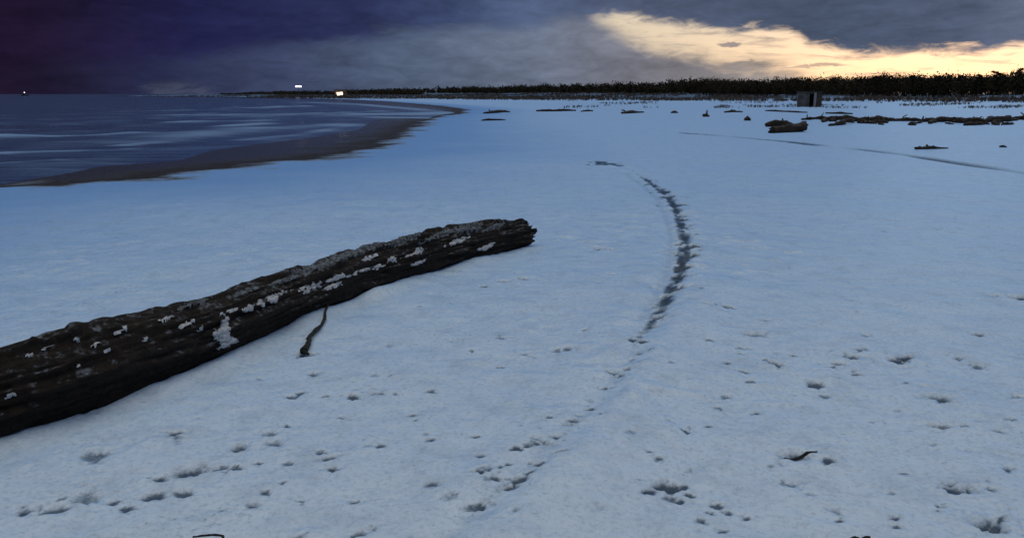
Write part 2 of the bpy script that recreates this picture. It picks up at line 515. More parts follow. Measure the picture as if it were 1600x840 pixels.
def bump(t, bs, h, strength, dist):
    b = t.n('ShaderNodeBump')
    b.inputs['Strength'].default_value = strength
    b.inputs['Distance'].default_value = dist
    t.put(b.inputs['Height'], h)
    t.t.links.new(b.outputs[0], bs.inputs['Normal'])


def get_attr(t, name):
    a = t.n('ShaderNodeAttribute')
    a.attribute_name = name
    return a.outputs['Fac']


# ------------------------------------------------------------------ materials
M_GROUND, t, bs = new_mat('snow_and_sand')
p = geo_pos(t)
n1 = t.noise(p, 1.3, 5, .6)
n2 = t.noise(p, 9.0, 4, .6)
n3 = t.noise(p, 60.0, 3, .6)
n5 = t.noise(p, 0.35, 5, .65)
shore = get_attr(t, 'shore')          # metres inland of the snow's edge
snow_c = t.mix(t.step(n1, .3, .7), (0.82, 0.84, 0.86), (0.89, 0.89, 0.88))
wet = t.step(t.m('ADD', shore, t.m('MULTIPLY', t.m('SUBTRACT', n5, .5), 4.0)), 8.5, 0.0, 0.0, 0.9)  # vignette darkening towards the shore, painted into the snow colour
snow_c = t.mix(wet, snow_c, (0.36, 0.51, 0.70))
g1 = t.noise(p, 4.0, 10, .78)
g2 = t.noise(p, 38.0, 6, .8)
snow_c = t.mix(t.m('MULTIPLY', t.step(g1, .46, .68), .42), snow_c, (0.46, 0.50, 0.54))
snow_c = t.mix(t.m('MULTIPLY', t.step(g2, .46, .68), .55), snow_c, (0.42, 0.46, 0.50))
speck = t.step(t.m('ADD', t.m('MULTIPLY', t.noise(p, 26.0, 3, .6), .55), t.m('MULTIPLY', n1, .45)), .60, .68)
snow_c = t.mix(t.m('MULTIPLY', speck, .5), snow_c, (0.20, 0.22, 0.24))
sand_c = t.mix(t.step(n2, .3, .7), (0.010, 0.009, 0.010), (0.038, 0.033, 0.030))
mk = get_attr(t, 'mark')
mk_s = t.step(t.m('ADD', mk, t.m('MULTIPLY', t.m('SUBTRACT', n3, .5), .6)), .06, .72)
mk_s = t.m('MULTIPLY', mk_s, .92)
sh_w = t.step(t.m('ADD', shore, t.m('ADD', t.m('MULTIPLY', t.m('SUBTRACT', n5, .5), 3.6), t.m('MULTIPLY', t.m('SUBTRACT', n1, .5), 1.6))), .55, -.45)
sand_f = t.m('MAXIMUM', mk_s, sh_w)
# thin strips of slush left on the wet sand
slush = t.noise(t.n('ShaderNodeVectorMath', operation='MULTIPLY').outputs[0], 1.0, 4, .6)
vm = slush.node.inputs['Vector'].links[0].from_node
t.put(vm.inputs[0], p)
vm.inputs[1].default_value = (0.45, 0.22, 1.0)
sl_f = t.m('MULTIPLY', t.step(slush, .60, .72), .3)
shore_c = t.mix(sl_f, sand_c, (0.30, 0.38, 0.48))
dune = get_attr(t, 'dune')
n6 = t.noise(p, 0.06, 5, .6)
dg = t.step(t.m('ADD', dune, t.m('MULTIPLY', t.m('SUBTRACT', n6, .5), 2.4)), .30, .8)
col = t.mix(t.m('MULTIPLY', dg, .75), snow_c, (0.055, 0.045, 0.032))
dent_shade_c = t.mix(t.step(n2, .35, .7), (0.038, 0.062, 0.098), (0.095, 0.125, 0.155))  # shade of the dents painted dark blue over the bared slush
dent_shade_c = t.mix(t.step(mk, .75, 1.1), dent_shade_c, (0.020, 0.028, 0.042))
col = t.mix(mk_s, col, dent_shade_c)
col = t.mix(sh_w, col, shore_c)
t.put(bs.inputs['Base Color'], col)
deepw = t.step(t.m('ADD', shore, t.m('MULTIPLY', t.m('SUBTRACT', n5, .5), 4.0)), -0.6, -3.0)
t.put(bs.inputs['Roughness'], t.m('SUBTRACT', 0.50, t.m('MULTIPLY', deepw, 0.32)))
bs.inputs['IOR'].default_value = 1.31
t.put(bs.inputs['Specular IOR Level'], t.m('ADD', 0.12, t.m('MULTIPLY', deepw, 0.4)))
# near-to-far light falloff painted by view angle through a blue coat tint
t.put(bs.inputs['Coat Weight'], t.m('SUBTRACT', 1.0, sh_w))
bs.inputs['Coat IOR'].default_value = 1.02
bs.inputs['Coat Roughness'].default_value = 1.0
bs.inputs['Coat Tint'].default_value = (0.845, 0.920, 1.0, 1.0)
hh = t.m('ADD', t.m('MULTIPLY', n3, .5), t.m('ADD', t.m('MULTIPLY', t.noise(p, 190.0, 2, .6), .35), t.m('MULTIPLY', n2, 1.2)))
bump(t, bs, hh, 0.7, 0.014)

M_SEA, t, bs = new_mat('sea_water')
p = geo_pos(t)
vm = t.n('ShaderNodeVectorMath', operation='MULTIPLY')
t.put(vm.inputs[0], p)
vm.inputs[1].default_value = (0.35, 1.0, 1.0)
w1 = t.noise(vm.outputs[0], 1.1, 5, .6, .4)
w2 = t.noise(vm.outputs[0], 0.16, 4, .55, .3)
foam = get_attr(t, 'foam')
ff = t.step(t.m('ADD', foam, t.m('MULTIPLY', t.m('SUBTRACT', w1, .5), .6)), .10, 1.0)
wc = t.mix(w2, (0.010, 0.018, 0.065), (0.040, 0.095, 0.230))
t.put(bs.inputs['Base Color'], t.mix(t.m('MULTIPLY', ff, .60), wc, (0.26, 0.44, 0.72)))
t.put(bs.inputs['Roughness'], t.m('ADD', 0.22, t.m('MULTIPLY', ff, .4)))
bs.inputs['IOR'].default_value = 1.33
bump(t, bs, t.m('ADD', w1, t.m('MULTIPLY', w2, 2.0)), 0.9, 0.2)


def wood_mat(name, dark, light, grain=(3.0, 22.0, 22.0), dust=0.0):
    m, t, bs = new_mat(name)
    o = obj_co(t)
    vm = t.n('ShaderNodeVectorMath', operation='MULTIPLY')
    t.put(vm.inputs[0], o)
    vm.inputs[1].default_value = grain
    a = t.noise(vm.outputs[0], 1.0, 6, .65, .6)
    b = t.noise(o, 3.0, 4, .6)
    c = t.mix(t.step(a, .32, .72), dark, light)
    c = t.mix(t.m('MULTIPLY', t.step(b, .5, .75), .6), c, dark)
    if dust:
        nz = t.n('ShaderNodeSeparateXYZ')
        t.put(nz.inputs[0], t.n('ShaderNodeNewGeometry').outputs['Normal'])
        q = t.noise(o, 16.0, 5, .7)
        f = t.m('MULTIPLY', t.step(nz.outputs[2], .35, .95), t.step(t.m('ADD', q, t.m('MULTIPLY', b, .35)), .68, .86))
        c = t.mix(t.m('MULTIPLY', f, dust), c, (0.45, 0.52, 0.60))
    t.put(bs.inputs['Base Color'], c)
    bs.inputs['Roughness'].default_value = 0.8
    bs.inputs['Specular IOR Level'].default_value = 0.25
    bump(t, bs, a, 0.7, 0.02)
    return m


M_LOG = wood_mat('wet_dark_log', (0.0035, 0.0020, 0.0012), (0.020, 0.012, 0.007), (26.0, 26.0, 26.0), 0.3)
M_LOG_END = wood_mat('broken_wood', (0.014, 0.010, 0.008), (0.05, 0.036, 0.026), (30, 30, 30))
M_DRIFT = wood_mat('driftwood', (0.012, 0.008, 0.006), (0.045, 0.030, 0.022), (20, 20, 20), 0.3)
M_TWIG = wood_mat('twig_bark', (0.010, 0.010, 0.009), (0.032, 0.032, 0.028), (40, 40, 40))

M_SNOWP, t, bs = new_mat('clinging_snow')
p = geo_pos(t)
q = t.noise(p, 45.0, 4, .65)
t.put(bs.inputs['Base Color'], t.mix(t.step(q, .3, .7), (0.30, 0.31, 0.33), (0.56, 0.57, 0.58)))
bs.inputs['Roughness'].default_value = 0.6
bump(t, bs, q, .6, .01)

M_FROST, t, bs = new_mat('thin_frost')
p = geo_pos(t)
q = t.noise(p, 30.0, 5, .7)
t.put(bs.inputs['Base Color'], t.mix(t.step(q, .38, .66), (0.015, 0.015, 0.018), (0.15, 0.18, 0.21)))
bs.inputs['Roughness'].default_value = 0.7
bump(t, bs, q, .6, .01)


def leaf_mat(name, a, b):
    m, t, bs = new_mat(name)
    q = t.noise(geo_pos(t), 0.7, 3, .6)
    t.put(bs.inputs['Base Color'], t.mix(t.step(q, .35, .65), a, b))
    bs.inputs['Roughness'].default_value = 0.75
    bs.inputs['Specular IOR Level'].default_value = 0.15
    return m


M_LEAF = leaf_mat('dark_needles', (0.018, 0.015, 0.008), (0.040, 0.033, 0.018))
M_GRASS = leaf_mat('dune_grass', (0.050, 0.036, 0.026), (0.105, 0.080, 0.062))
M_SNOWGRASS = leaf_mat('frosted_grass', (0.10, 0.09, 0.09), (0.34, 0.36, 0.40))


def plain(name, a, b, scale, rough=.8):
    m, t, bs = new_mat(name)
    q = t.noise(obj_co(t), scale, 5, .6)
    t.put(bs.inputs['Base Color'], t.mix(t.step(q, .3, .7), a, b))
    bs.inputs['Roughness'].default_value = rough
    bump(t, bs, q, .4, .02)
    return m


M_HUT = plain('weathered_boards', (0.035, 0.033, 0.034), (0.10, 0.094, 0.092), 2.0)
M_HUT_POST = plain('pale_post', (0.16, 0.16, 0.16), (0.28, 0.27, 0.27), 3.0)
M_HUT_DARK = plain('dark_boards', (0.02, 0.016, 0.014), (0.05, 0.04, 0.035), 2.0)
M_HOUSE = plain('house_wall', (0.06, 0.045, 0.035), (0.11, 0.08, 0.06), 1.0)
M_ROOF = plain('house_roof', (0.02, 0.018, 0.018), (0.04, 0.035, 0.035), 1.0)
M_METAL = plain('dark_metal', (0.03, 0.03, 0.03), (0.06, 0.06, 0.06), 2.0, .5)
M_HULL = plain('boat_hull', (0.015, 0.015, 0.02), (0.03, 0.03, 0.04), 1.0, .5)


def glow(name, c, s):
    m, t, bs = new_mat(name)
    bs.inputs['Base Color'].default_value = (*c, 1)
    bs.inputs['Emission Color'].default_value = (*c, 1)
    bs.inputs['Emission Strength'].default_value = s
    return m


G_WHITE = glow('white_lamp', (0.93, 0.96, 1.0), 2.5)
G_WARM = glow('warm_lamp', (1.0, 0.90, 0.62), 2.4)
G_AMBER = glow('amber_glow', (1.0, 0.45, 0.10), 0.9)
G_STAR = glow('masthead_lamp', (0.9, 0.85, 0.9), 3.0)

# ------------------------------------------------------------------ beach ground


def grow(start, step, ratio, end):
    v = [start]
    while v[-1] < end:
        v.append(v[-1] + step)
        step *= ratio
    return v


def axis_x():
    fine = np.arange(-3.4, 3.6, 0.0155)
    right = np.array(grow(fine[-1], 0.0155, 1.028, 9000))[1:]
    left = -np.array(grow(-fine[0], 0.0155, 1.028, 9000))[1:][::-1]
    return np.concatenate([left, fine, right])


def axis_y():
    v = [2.35]
    while v[-1] < 9:
        v.append(v[-1] * 1.0038)
    st = v[-1] - v[-2]
    v = v + grow(v[-1], st, 1.022, 9000)[1:]
    back = [2.35 - b for b in grow(0, 0.02, 1.15, 400)][1:][::-1]
    return np.array(back + v)


def grid(xs, ys):
    X, Y = np.meshgrid(xs, ys)
    nx, ny = len(xs), len(ys)
    i = (np.arange(ny - 1)[:, None] * nx + np.arange(nx - 1)[None, :]).ravel()
    return X, Y, np.stack([i, i + 1, i + nx + 1, i + nx], 1).astype(np.int32)


xs, ys = axis_x(), axis_y()
X, Y, Fq = grid(xs, ys)
Z, SH, DW, DF = base_height(X, Y)
jy0, jy1 = np.searchsorted(ys, [0.5, 75.0])
jx0, jx1 = np.searchsorted(xs, [-45.0, 45.0])
subs = (slice(jy0, jy1), slice(jx0, jx1))
fz, fm = fine_height(X[subs], Y[subs])
landk = np.clip(SH[subs] / 1.5, 0, 1)
Z[subs] += fz * landk
MK = np.zeros_like(Z)
MK[subs] = fm
for (mx, my, a, s, e, rot) in marks:
    rr = a * 3.2 * max(1, e)
    i0, i1 = np.searchsorted(ys, [my - rr, my + rr])
    k0, k1 = np.searchsorted(xs, [mx - rr, mx + rr])
    if i1 <= i0 or k1 <= k0:
        continue
    sub = (slice(i0, i1), slice(k0, k1))
    dx, dy = X[sub] - mx, Y[sub] - my
    c, sn = math.cos(rot), math.sin(rot)
    u, v = (dx * c + dy * sn) / (a * e), (-dx * sn + dy * c) / a
    rad = np.sqrt(u * u + v * v) * (1 + 0.9 * vn2(dx / a * 1.1 + mx * 9, dy / a * 1.1 + my * 9, 61) + 0.8 * vn2(dx / a * 2.6 + mx * 9, dy / a * 2.6 + my * 9, 62))
    dep = min(0.035, a * 0.6) * min(1.0, s)
    Z[sub] += -dep * np.exp(-(rad / 0.8) ** 4) + dep * 0.35 * np.exp(-((rad - 1.45) / 0.4) ** 2) * (0.4 + vn2(dx / a, dy / a, 63))
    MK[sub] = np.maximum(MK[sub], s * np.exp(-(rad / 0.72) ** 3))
# soil and grass show through near the wood
DU = np.clip((DF + np.interp(Y, [150, 220, 300, 450], [60, 80, 140, 260])) / 70, 0, 1)
D_ = np.sqrt(X * X + Y * Y)
DU = np.where(SH > 3, np.maximum(DU, np.clip((D_ - 190) / 220, 0, 0.95)), 0)
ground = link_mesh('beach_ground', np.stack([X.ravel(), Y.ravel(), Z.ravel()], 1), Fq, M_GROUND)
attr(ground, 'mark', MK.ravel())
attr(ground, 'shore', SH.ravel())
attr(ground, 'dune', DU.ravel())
tag(ground, 'snow covered sandy beach with dark wet sand along the water', kind='structure')


def gz(x, y):
    """height of the built ground sheet at a point"""
    i = min(max(int(np.searchsorted(ys, y)) - 1, 0), len(ys) - 2)
    k = min(max(int(np.searchsorted(xs, x)) - 1, 0), len(xs) - 2)
    fy = (y - ys[i]) / (ys[i + 1] - ys[i]); fx = (x - xs[k]) / (xs[k + 1] - xs[k])
    fy = min(max(fy, 0), 1); fx = min(max(fx, 0), 1)
    a = Z[i, k] * (1 - fx) + Z[i, k + 1] * fx
    b = Z[i + 1, k] * (1 - fx) + Z[i + 1, k + 1] * fx
    return float(a * (1 - fy) + b * fy)


# ------------------------------------------------------------------ sea
sxs = np.concatenate([-np.array(grow(5.0, 0.12, 1.02, 9000))[::-1], np.array([-4.6, -4, -3, -2, 0, 4, 10, 30, 100, 600])])
sys_ = np.array([-400.0, -200, -100, -40, -10, 0, 5] + grow(9.0, 0.11, 1.017, 9000))
SX, SY, SF = grid(sxs, sys_)
sdw = -land_fields(SX, SY)[0]
off = np.clip(sdw / 12.0, 0, 1)
wob = fbm2(SX / 9, SY / 6, 71, 3)
wave = np.sin(sdw * 2 * math.pi / 5.2 + 4 * wob) * 0.5 + np.sin(SX * 0.35 + SY * 0.9 + 3 * wob) * 0.3
SZ = SEA_Z + off * (0.055 * wave + 0.05 * fbm2(SX / 1.2, SY / .7, 73, 3)) * np.clip(1 - SY / 1500, 0.1, 1)
FOAM = np.zeros_like(SX)
for pts, wd, k in (([(0, 240), (60, 237), (130, 235)], 0.45, .75), ([(-60, 216), (60, 214), (110, 213), (190, 209)], 0.8, .75), ([(205, 227), (265, 222)], 0.5, .7),
                   ([(150, 236), (210, 232)], .4, .4), ([(280, 192), (340, 190), (405, 189)], 1.3, .55), ([(355, 197), (410, 194)], 1.1, .75), ([(390, 169), (470, 166)], 3.0, .6),
                   ([(400, 183), (520, 178), (600, 174)], 1.6, .45), ([(300, 213), (400, 203), (520, 195)], 2.2, .5), ([(250, 222), (340, 210), (450, 200)], 1.5, .45), ([(330, 180), (450, 180), (560, 180)], 3.5, .5), ([(480, 160), (560, 163), (640, 169), (700, 173)], 3.0, .6), ([(590, 179), (640, 178.5), (690, 176)], 3.2, 1.0), ([(600, 183), (660, 183.5)], 1.6, .9),
                   ([(0, 255), (90, 250)], .35, .3), ([(220, 174), (330, 172)], 2.5, .3), ([(380, 219), (480, 209), (560, 194)], .6, .4)):
    wp = [tuple(px_ground(x, y, SEA_Z)[:2]) for x, y in pts]
    dl = seg_dist(SX + 0.6 * wob, SY + 1.2 * wob, wp)
    g = np.exp(-(dl / wd) ** 2)
    FOAM = np.maximum(FOAM, k * g)
    SZ += off * 0.07 * g
FOAM += 0.30 * np.clip(wave + .4, 0, 1) * np.clip(1.3 - sdw / 60, 0, 1)
sea = link_mesh('sea', np.stack([SX.ravel(), SY.ravel(), SZ.ravel()], 1), SF, M_SEA)
attr(sea, 'foam', FOAM.ravel())
tag(sea, 'dark blue sea with faint pale surf lines', kind='structure')

# ------------------------------------------------------------------ the big log
BOT = [(0, 690), (90, 664), (180, 634), (260, 604), (345, 567), (420, 531), (505, 491), (575, 462), (690, 425), (760, 403), (838, 383)]
TOP = [(-40, 566), (0, 554), (40, 542), (80, 522), (120, 513), (190, 497), (260, 481), (340, 460), (440, 430), (500, 410), (560, 388), (600, 378), (640, 369), (720, 354), (800, 344), (850, 339)]
tx, ty = [q[0] for q in TOP], [q[1] for q in TOP]
Pb = [px_ground(x, y, 0.0) for x, y in BOT]
axis_dir = (Pb[-1] - Pb[0]).normalized()
nrm = Vector((-axis_dir.y, axis_dir.x, 0))          # horizontal, away from the camera side
if nrm.y < 0:
    nrm = -nrm
cen, rad = [], []
for pb in Pb:
    lo, hi = 0.05, 0.5
    for _ in range(40):
        r = 0.5 * (lo + hi)
        c0 = pb + nrm * (r * 0.92) + Vector((0, 0, r * 0.80))
        ang = np.linspace(0, math.pi, 60)
        pts = np.array([c0 + nrm * (math.cos(a) * r) + Vector((0, 0, math.sin(a) * r)) for a in ang])
        q = project(pts)
        over_ = np.max(np.interp(q[:, 0], tx, ty) - q[:, 1])
        if over_ > 0: hi = r
        else: lo = r
    cen.append(pb + nrm * (r * 0.92) + Vector((0, 0, r * 0.80)))
    rad.append(r)
print('LOG radii', [round(r, 3) for r in rad], 'ends', Pb[0], Pb[-1])
cen.insert(0, cen[0] - axis_dir * 1.6)
rad.insert(0, rad[0] * 1.05)
cen = np.array(cen); rad = np.array(rad)
s = np.concatenate([[0], np.cumsum(np.linalg.norm(np.diff(cen, axis=0), axis=1))])
NL, NC = 1000, 150
ss = np.linspace(0, s[-1], NL)
cs = np.stack([np.interp(ss, s, cen[:, k]) for k in range(3)], 1)
rs = np.interp(ss, s, rad)
ker = np.ones(25) / 25


def smooth1(v):
    return np.convolve(np.pad(v, 12, 'edge'), ker, 'valid')


cs = np.stack([smooth1(cs[:, k]) for k in range(3)], 1)
rs = smooth1(rs)
th = np.linspace(0, 2 * math.pi, NC, endpoint=False)
SS, TH = np.meshgrid(ss, th, indexing='ij')
cx, sy = np.cos(TH), np.sin(TH)
d = 0.016 * vn3(SS * 1.5, cx * 5, sy * 5, 1) * 2 + 0.014 * vn3(SS * 2.2 + 4, cx * 9, sy * 9, 2) + 0.014 * vn3(SS * 7, cx * 18, sy * 18, 3) + 0.010 * vn3(SS * 22, cx * 30, sy * 30, 4)
flake = np.clip(vn3(SS * 3.2 + 9, cx * 6, sy * 6, 5) - 0.08, 0, 0.2) * 0.16
d = d + flake - 0.02 * np.exp(-((vn3(SS * .9, cx * 4, sy * 4, 6)) / 0.03) ** 2)
for (ks, ka, kh, kw) in ((s[-1] * .255, 1.75, .030, .025), (s[-1] * .285, 1.6, .03, .05), (s[-1] * .60, 1.9, .03, .09), (s[-1] * .74, 1.7, .025, .12), (s[-1] * .45, 1.5, .02, .1)):
    dth = np.angle(np.exp(1j * (TH - ka)))
    d = d + kh * np.exp(-((SS - ks) / kw) ** 2 - (dth * 0.2 / kw) ** 2)
RR = np.maximum(rs[:, None] + d - 0.002, 0.03)
# ragged broken end: push the last rings along the axis
tipk = np.clip((SS - (s[-1] - 0.5)) / 0.5, 0, 1)
jag = 0.20 * vn3(TH * 0 + 3, cx * 3.5, sy * 3.5, 8) + 0.12 * vn3(TH * 0 + 5, cx * 10, sy * 10, 9)
dth = np.angle(np.exp(1j * (TH - 2.2)))
jag = jag - 0.03
ax3 = np.array(axis_dir); n3v = np.array(nrm); up3 = np.array([0, 0, 1.0])
V = cs[:, None, :] + RR[..., None] * (cx[..., None] * n3v + sy[..., None] * up3) + (tipk ** 2 * jag)[..., None] * ax3
V = V.reshape(-1, 3)
ii = np.arange(NL - 1)[:, None] * NC
jj = np.arange(NC)[None, :]
LF = np.stack([ii + jj, ii + (jj + 1) % NC, ii + NC + (jj + 1) % NC, ii + NC + jj], -1).reshape(-1, 4)
log = empty('driftwood_log', (float(cen[5][0]), float(cen[5][1]), 0.0))
lo3 = np.array(log.location)
trunk = link_mesh('trunk', V - lo3, LF.astype(np.int32), M_LOG, log)
tag(log, 'long dark wet log with clinging snow patches lying across the snowy beach', 'log')


def end_cap(ring, depth, sgn):
    rings = [ring]
    c0 = ring.mean(0)
    for k, f in enumerate((0.86, 0.66, 0.42, 0.2)):
        rr = c0 + (ring - c0) * f
        jn = vn3(rr[:, 0] * 26, rr[:, 1] * 26, rr[:, 2] * 26, 12 + k)
        rr = rr - sgn * ax3 * (depth * (1 - f) * 0.6) + sgn * ax3 * (jn * 0.09)[:, None]
        rings.append(rr)
    vv = np.concatenate(rings + [(c0 - sgn * ax3 * depth * 0.5)[None]])
    n = len(ring)
    ff = []
    for k in range(len(rings) - 1):
        for j in range(n):
            ff.append((k * n + j, k * n + (j + 1) % n, (k + 1) * n + (j + 1) % n, (k + 1) * n + j))
    last = (len(rings) - 1) * n
    for j in range(n):
        ff.append((last + j, last + (j + 1) % n, len(vv) - 1))
    return vv, ff


VR = V.reshape(NL, NC, 3)
for ring, sg, nm_ in ((VR[-1], 1, 'broken_end'), (VR[0], -1, 'broken_end')):
    vv, ff = end_cap(ring, 0.10, sg)
    link_mesh(nm_, vv - lo3, ff, M_LOG_END, log, smooth=False)

# splinters standing out of the broken end
for k in range(9):
    a = random.uniform(0, 2 * math.pi)
    j = int(a / (2 * math.pi) * NC) % NC
    b0 = VR[-1, j] * 0.88 + VR[-1].mean(0) * 0.12 - ax3 * 0.03
    L = random.uniform(.05, .13)
    w = random.uniform(.008, .018)
    tip = b0 + ax3 * L + np.array([random.gauss(0, .012), 0, random.gauss(0, .012)])
    e1, e2 = n3v * w, up3 * w
    vv = [b0 + e1, b0 + e2, b0 - e1, b0 - e2, tip]
    link_mesh('splinter', [tuple(q - lo3) for q in vv], [(0, 1, 4), (1, 2, 4), (2, 3, 4), (3, 0, 4), (3, 2, 1, 0)], M_LOG_END, log, smooth=False)

# snow clinging to the side and the top of the log
Nrm = np.zeros_like(VR)
du = np.gradient(VR, axis=0)
dv = np.roll(VR, -1, 1) - np.roll(VR, 1, 1)
Nrm = np.cross(du, dv)
Nrm /= np.linalg.norm(Nrm, axis=2, keepdims=True) + 1e-9
rad_dir = (cx[..., None] * n3v + sy[..., None] * up3)
Nrm *= np.sign((Nrm * rad_dir).sum(2, keepdims=True))
QP = project(V).reshape(NL, NC, 2)
facing = ((np.array([0, 0, CAM_H]) - VR) * rad_dir).sum(2) > 0
PATCH = [(46, 555, 9, 5), (120, 531, 7, 5), (190, 516, 13, 6), (226, 530, 10, 5), (121, 572, 7, 3), (15, 618, 12, 5), (293, 507, 14, 5), (312, 512, 8, 5), (351, 508, 8, 16), (347, 523, 13, 12), (353, 535, 16, 8),
         (357, 487, 15, 3.5), (388, 481, 15, 4), (407, 473, 7, 8), (427, 465, 12, 7), (286, 551, 6, 4), (447, 455, 14, 4), (486, 449, 17, 7), (520, 447, 16, 4), (525, 434, 17, 3.5), (560, 425, 24, 3), (590, 417, 16, 3.5),
         (613, 406, 8, 5), (644, 397, 14, 3.5), (656, 391, 8, 5), (650, 411, 14, 3), (714, 377, 18, 4), (760, 386, 13, 3.5), (575, 404, 14, 3), (80, 541, 14, 3), (150, 540, 12, 3), (165, 549, 9, 3), (260, 499, 14, 3)]
FROST = [(575, 386, 42, 7), (480, 421, 30, 7), (735, 356, 20, 7), (690, 366, 34, 4.5), (632, 376, 24, 5), (445, 437, 22, 5), (530, 402, 26, 6), (780, 351, 22, 4), (380, 456, 26, 4), (300, 476, 26, 4)]


def patch(px_, py_, rx, ry, mat, thick, seed, name):
    rot = math.atan2(-1, 2.6)
    dx, dy = QP[..., 0] - px_, QP[..., 1] - py_
    sel = facing & (np.abs(dx) < rx * 2.2) & (np.abs(dy) < rx * 2.2 + ry * 2.2)
    if rx > ry * 1.3:
        u = dx * math.cos(rot) + dy * math.sin(rot); v = -dx * math.sin(rot) + dy * math.cos(rot)
    else:
        u, v = dx, dy
    f = (u / rx / 1.1) ** 2 + (v / ry / 1.1) ** 2 + 1.9 * vn2(QP[..., 0] / 5.0 + seed, QP[..., 1] / 3.5, seed) + 1.5 * vn2(QP[..., 0] / 2.3 + seed, QP[..., 1] / 2.0, seed + 3)
    inn = sel & (f < 1.5)
    fs = LF[(inn.ravel()[LF].all(1))]
    if len(fs) < 2:
        return
    par = {}

    def find(a_):
        while par.setdefault(a_, a_) != a_:
            a_ = par[a_]
        return a_
    for q in fs:
        r0_ = find(int(q[0]))
        for b_ in q[1:]:
            par[find(int(b_))] = r0_
    comp = np.array([find(int(q[0])) for q in fs])
    for cc in np.unique(comp):
        if (comp == cc).sum() >= 4:
            patch_piece(fs[comp == cc], f, mat, thick, name)


def patch_piece(fs, f, mat, thick, name):
    ids, inv = np.unique(fs.ravel(), return_inverse=True)
    fl = inv.reshape(fs.shape)
    # a lump that sinks into the bark all round its edge
    hgt = np.clip(1.0 - f.ravel()[ids], -0.5, 0.8) * thick * 1.5
    hgt = hgt + (hgt < 0) * hgt * 1.5
    P0 = V[ids] + Nrm.reshape(-1, 3)[ids] * hgt[:, None]
    link_mesh(name, P0 - lo3, fl.astype(np.int32), mat, log)


for k, q in enumerate(PATCH):
    patch(q[0], q[1], q[2] * (.95 if q[2] > 12 else .75), q[3] * .85, M_SNOWP, 0.013, 100 + k * 7, 'snow_patch')
for k, q in enumerate(FROST):
    patch(*q, M_FROST, 0.008, 400 + k * 7, 'frost_patch')


# ------------------------------------------------------------------ driftwood pieces
def tube(path, radii, nc=14, rough=0.12, seed=0, fs=5.0):
    """closed, knobbly limb along a path; returns verts, faces"""
    P = np.array(path, float)
    Lc = np.concatenate([[0], np.cumsum(np.linalg.norm(np.diff(P, axis=0), axis=1))])
    n = max(8, int(Lc[-1] / max(np.mean(radii) * 0.45, 0.002)))
    n = min(n, 60)
    u = np.linspace(0, Lc[-1], n)
    C = np.stack([np.interp(u, Lc, P[:, k]) for k in range(3)], 1)
    r = np.interp(u, Lc, radii)
    T = np.gradient(C, axis=0)
    T /= np.linalg.norm(T, axis=1, keepdims=True)
    ref = np.array([0, 0, 1.0])
    A1 = np.cross(T, ref)
    bad = np.linalg.norm(A1, axis=1) < 1e-3
    A1[bad] = (1, 0, 0)
    A1 /= np.linalg.norm(A1, axis=1, keepdims=True)
    A2 = np.cross(A1, T)
    a = np.linspace(0, 2 * math.pi, nc, endpoint=False)
    rm = np.mean(radii)
    nz = vn3(u[:, None] / rm * .35 + np.zeros((1, nc)), np.cos(a)[None] * 2.0 + seed, np.sin(a)[None] * 2.0, seed)
    nz2 = vn3(u[:, None] / rm * .9 + np.zeros((1, nc)), np.cos(a)[None] * fs + seed, np.sin(a)[None] * fs, seed + 5)
    rr = r[:, None] * (1 + rough * 3.0 * nz + rough * 2.2 * nz2)
    Vv = C[:, None] + rr[..., None] * (np.cos(a)[None, :, None] * A1[:, None] + np.sin(a)[None, :, None] * A2[:, None])
    Vv[0] += T[0] * (vn3(np.cos(a) * 3, np.sin(a) * 3, a * 0 + seed, 3) * r[0] * 1.2)[:, None]
    Vv[-1] += T[-1] * (vn3(np.cos(a) * 3, np.sin(a) * 3, a * 0 + seed, 4) * r[-1] * 1.4)[:, None]
    vv = np.concatenate([Vv.reshape(-1, 3), (C[0] + T[0] * r[0] * .1)[None], (C[-1] - T[-1] * r[-1] * .1)[None]])
    ff = []
    for i in range(n - 1):
        for j in range(nc):
            ff.append((i * nc + j, i * nc + (j + 1) % nc, (i + 1) * nc + (j + 1) % nc, (i + 1) * nc + j))
    for j in range(nc):
        ff.append((n * nc, (j + 1) % nc, j))
        ff.append((n * nc + 1, (n - 1) * nc + j, (n - 1) * nc + (j + 1) % nc))
    return vv, ff


_seed = [10]


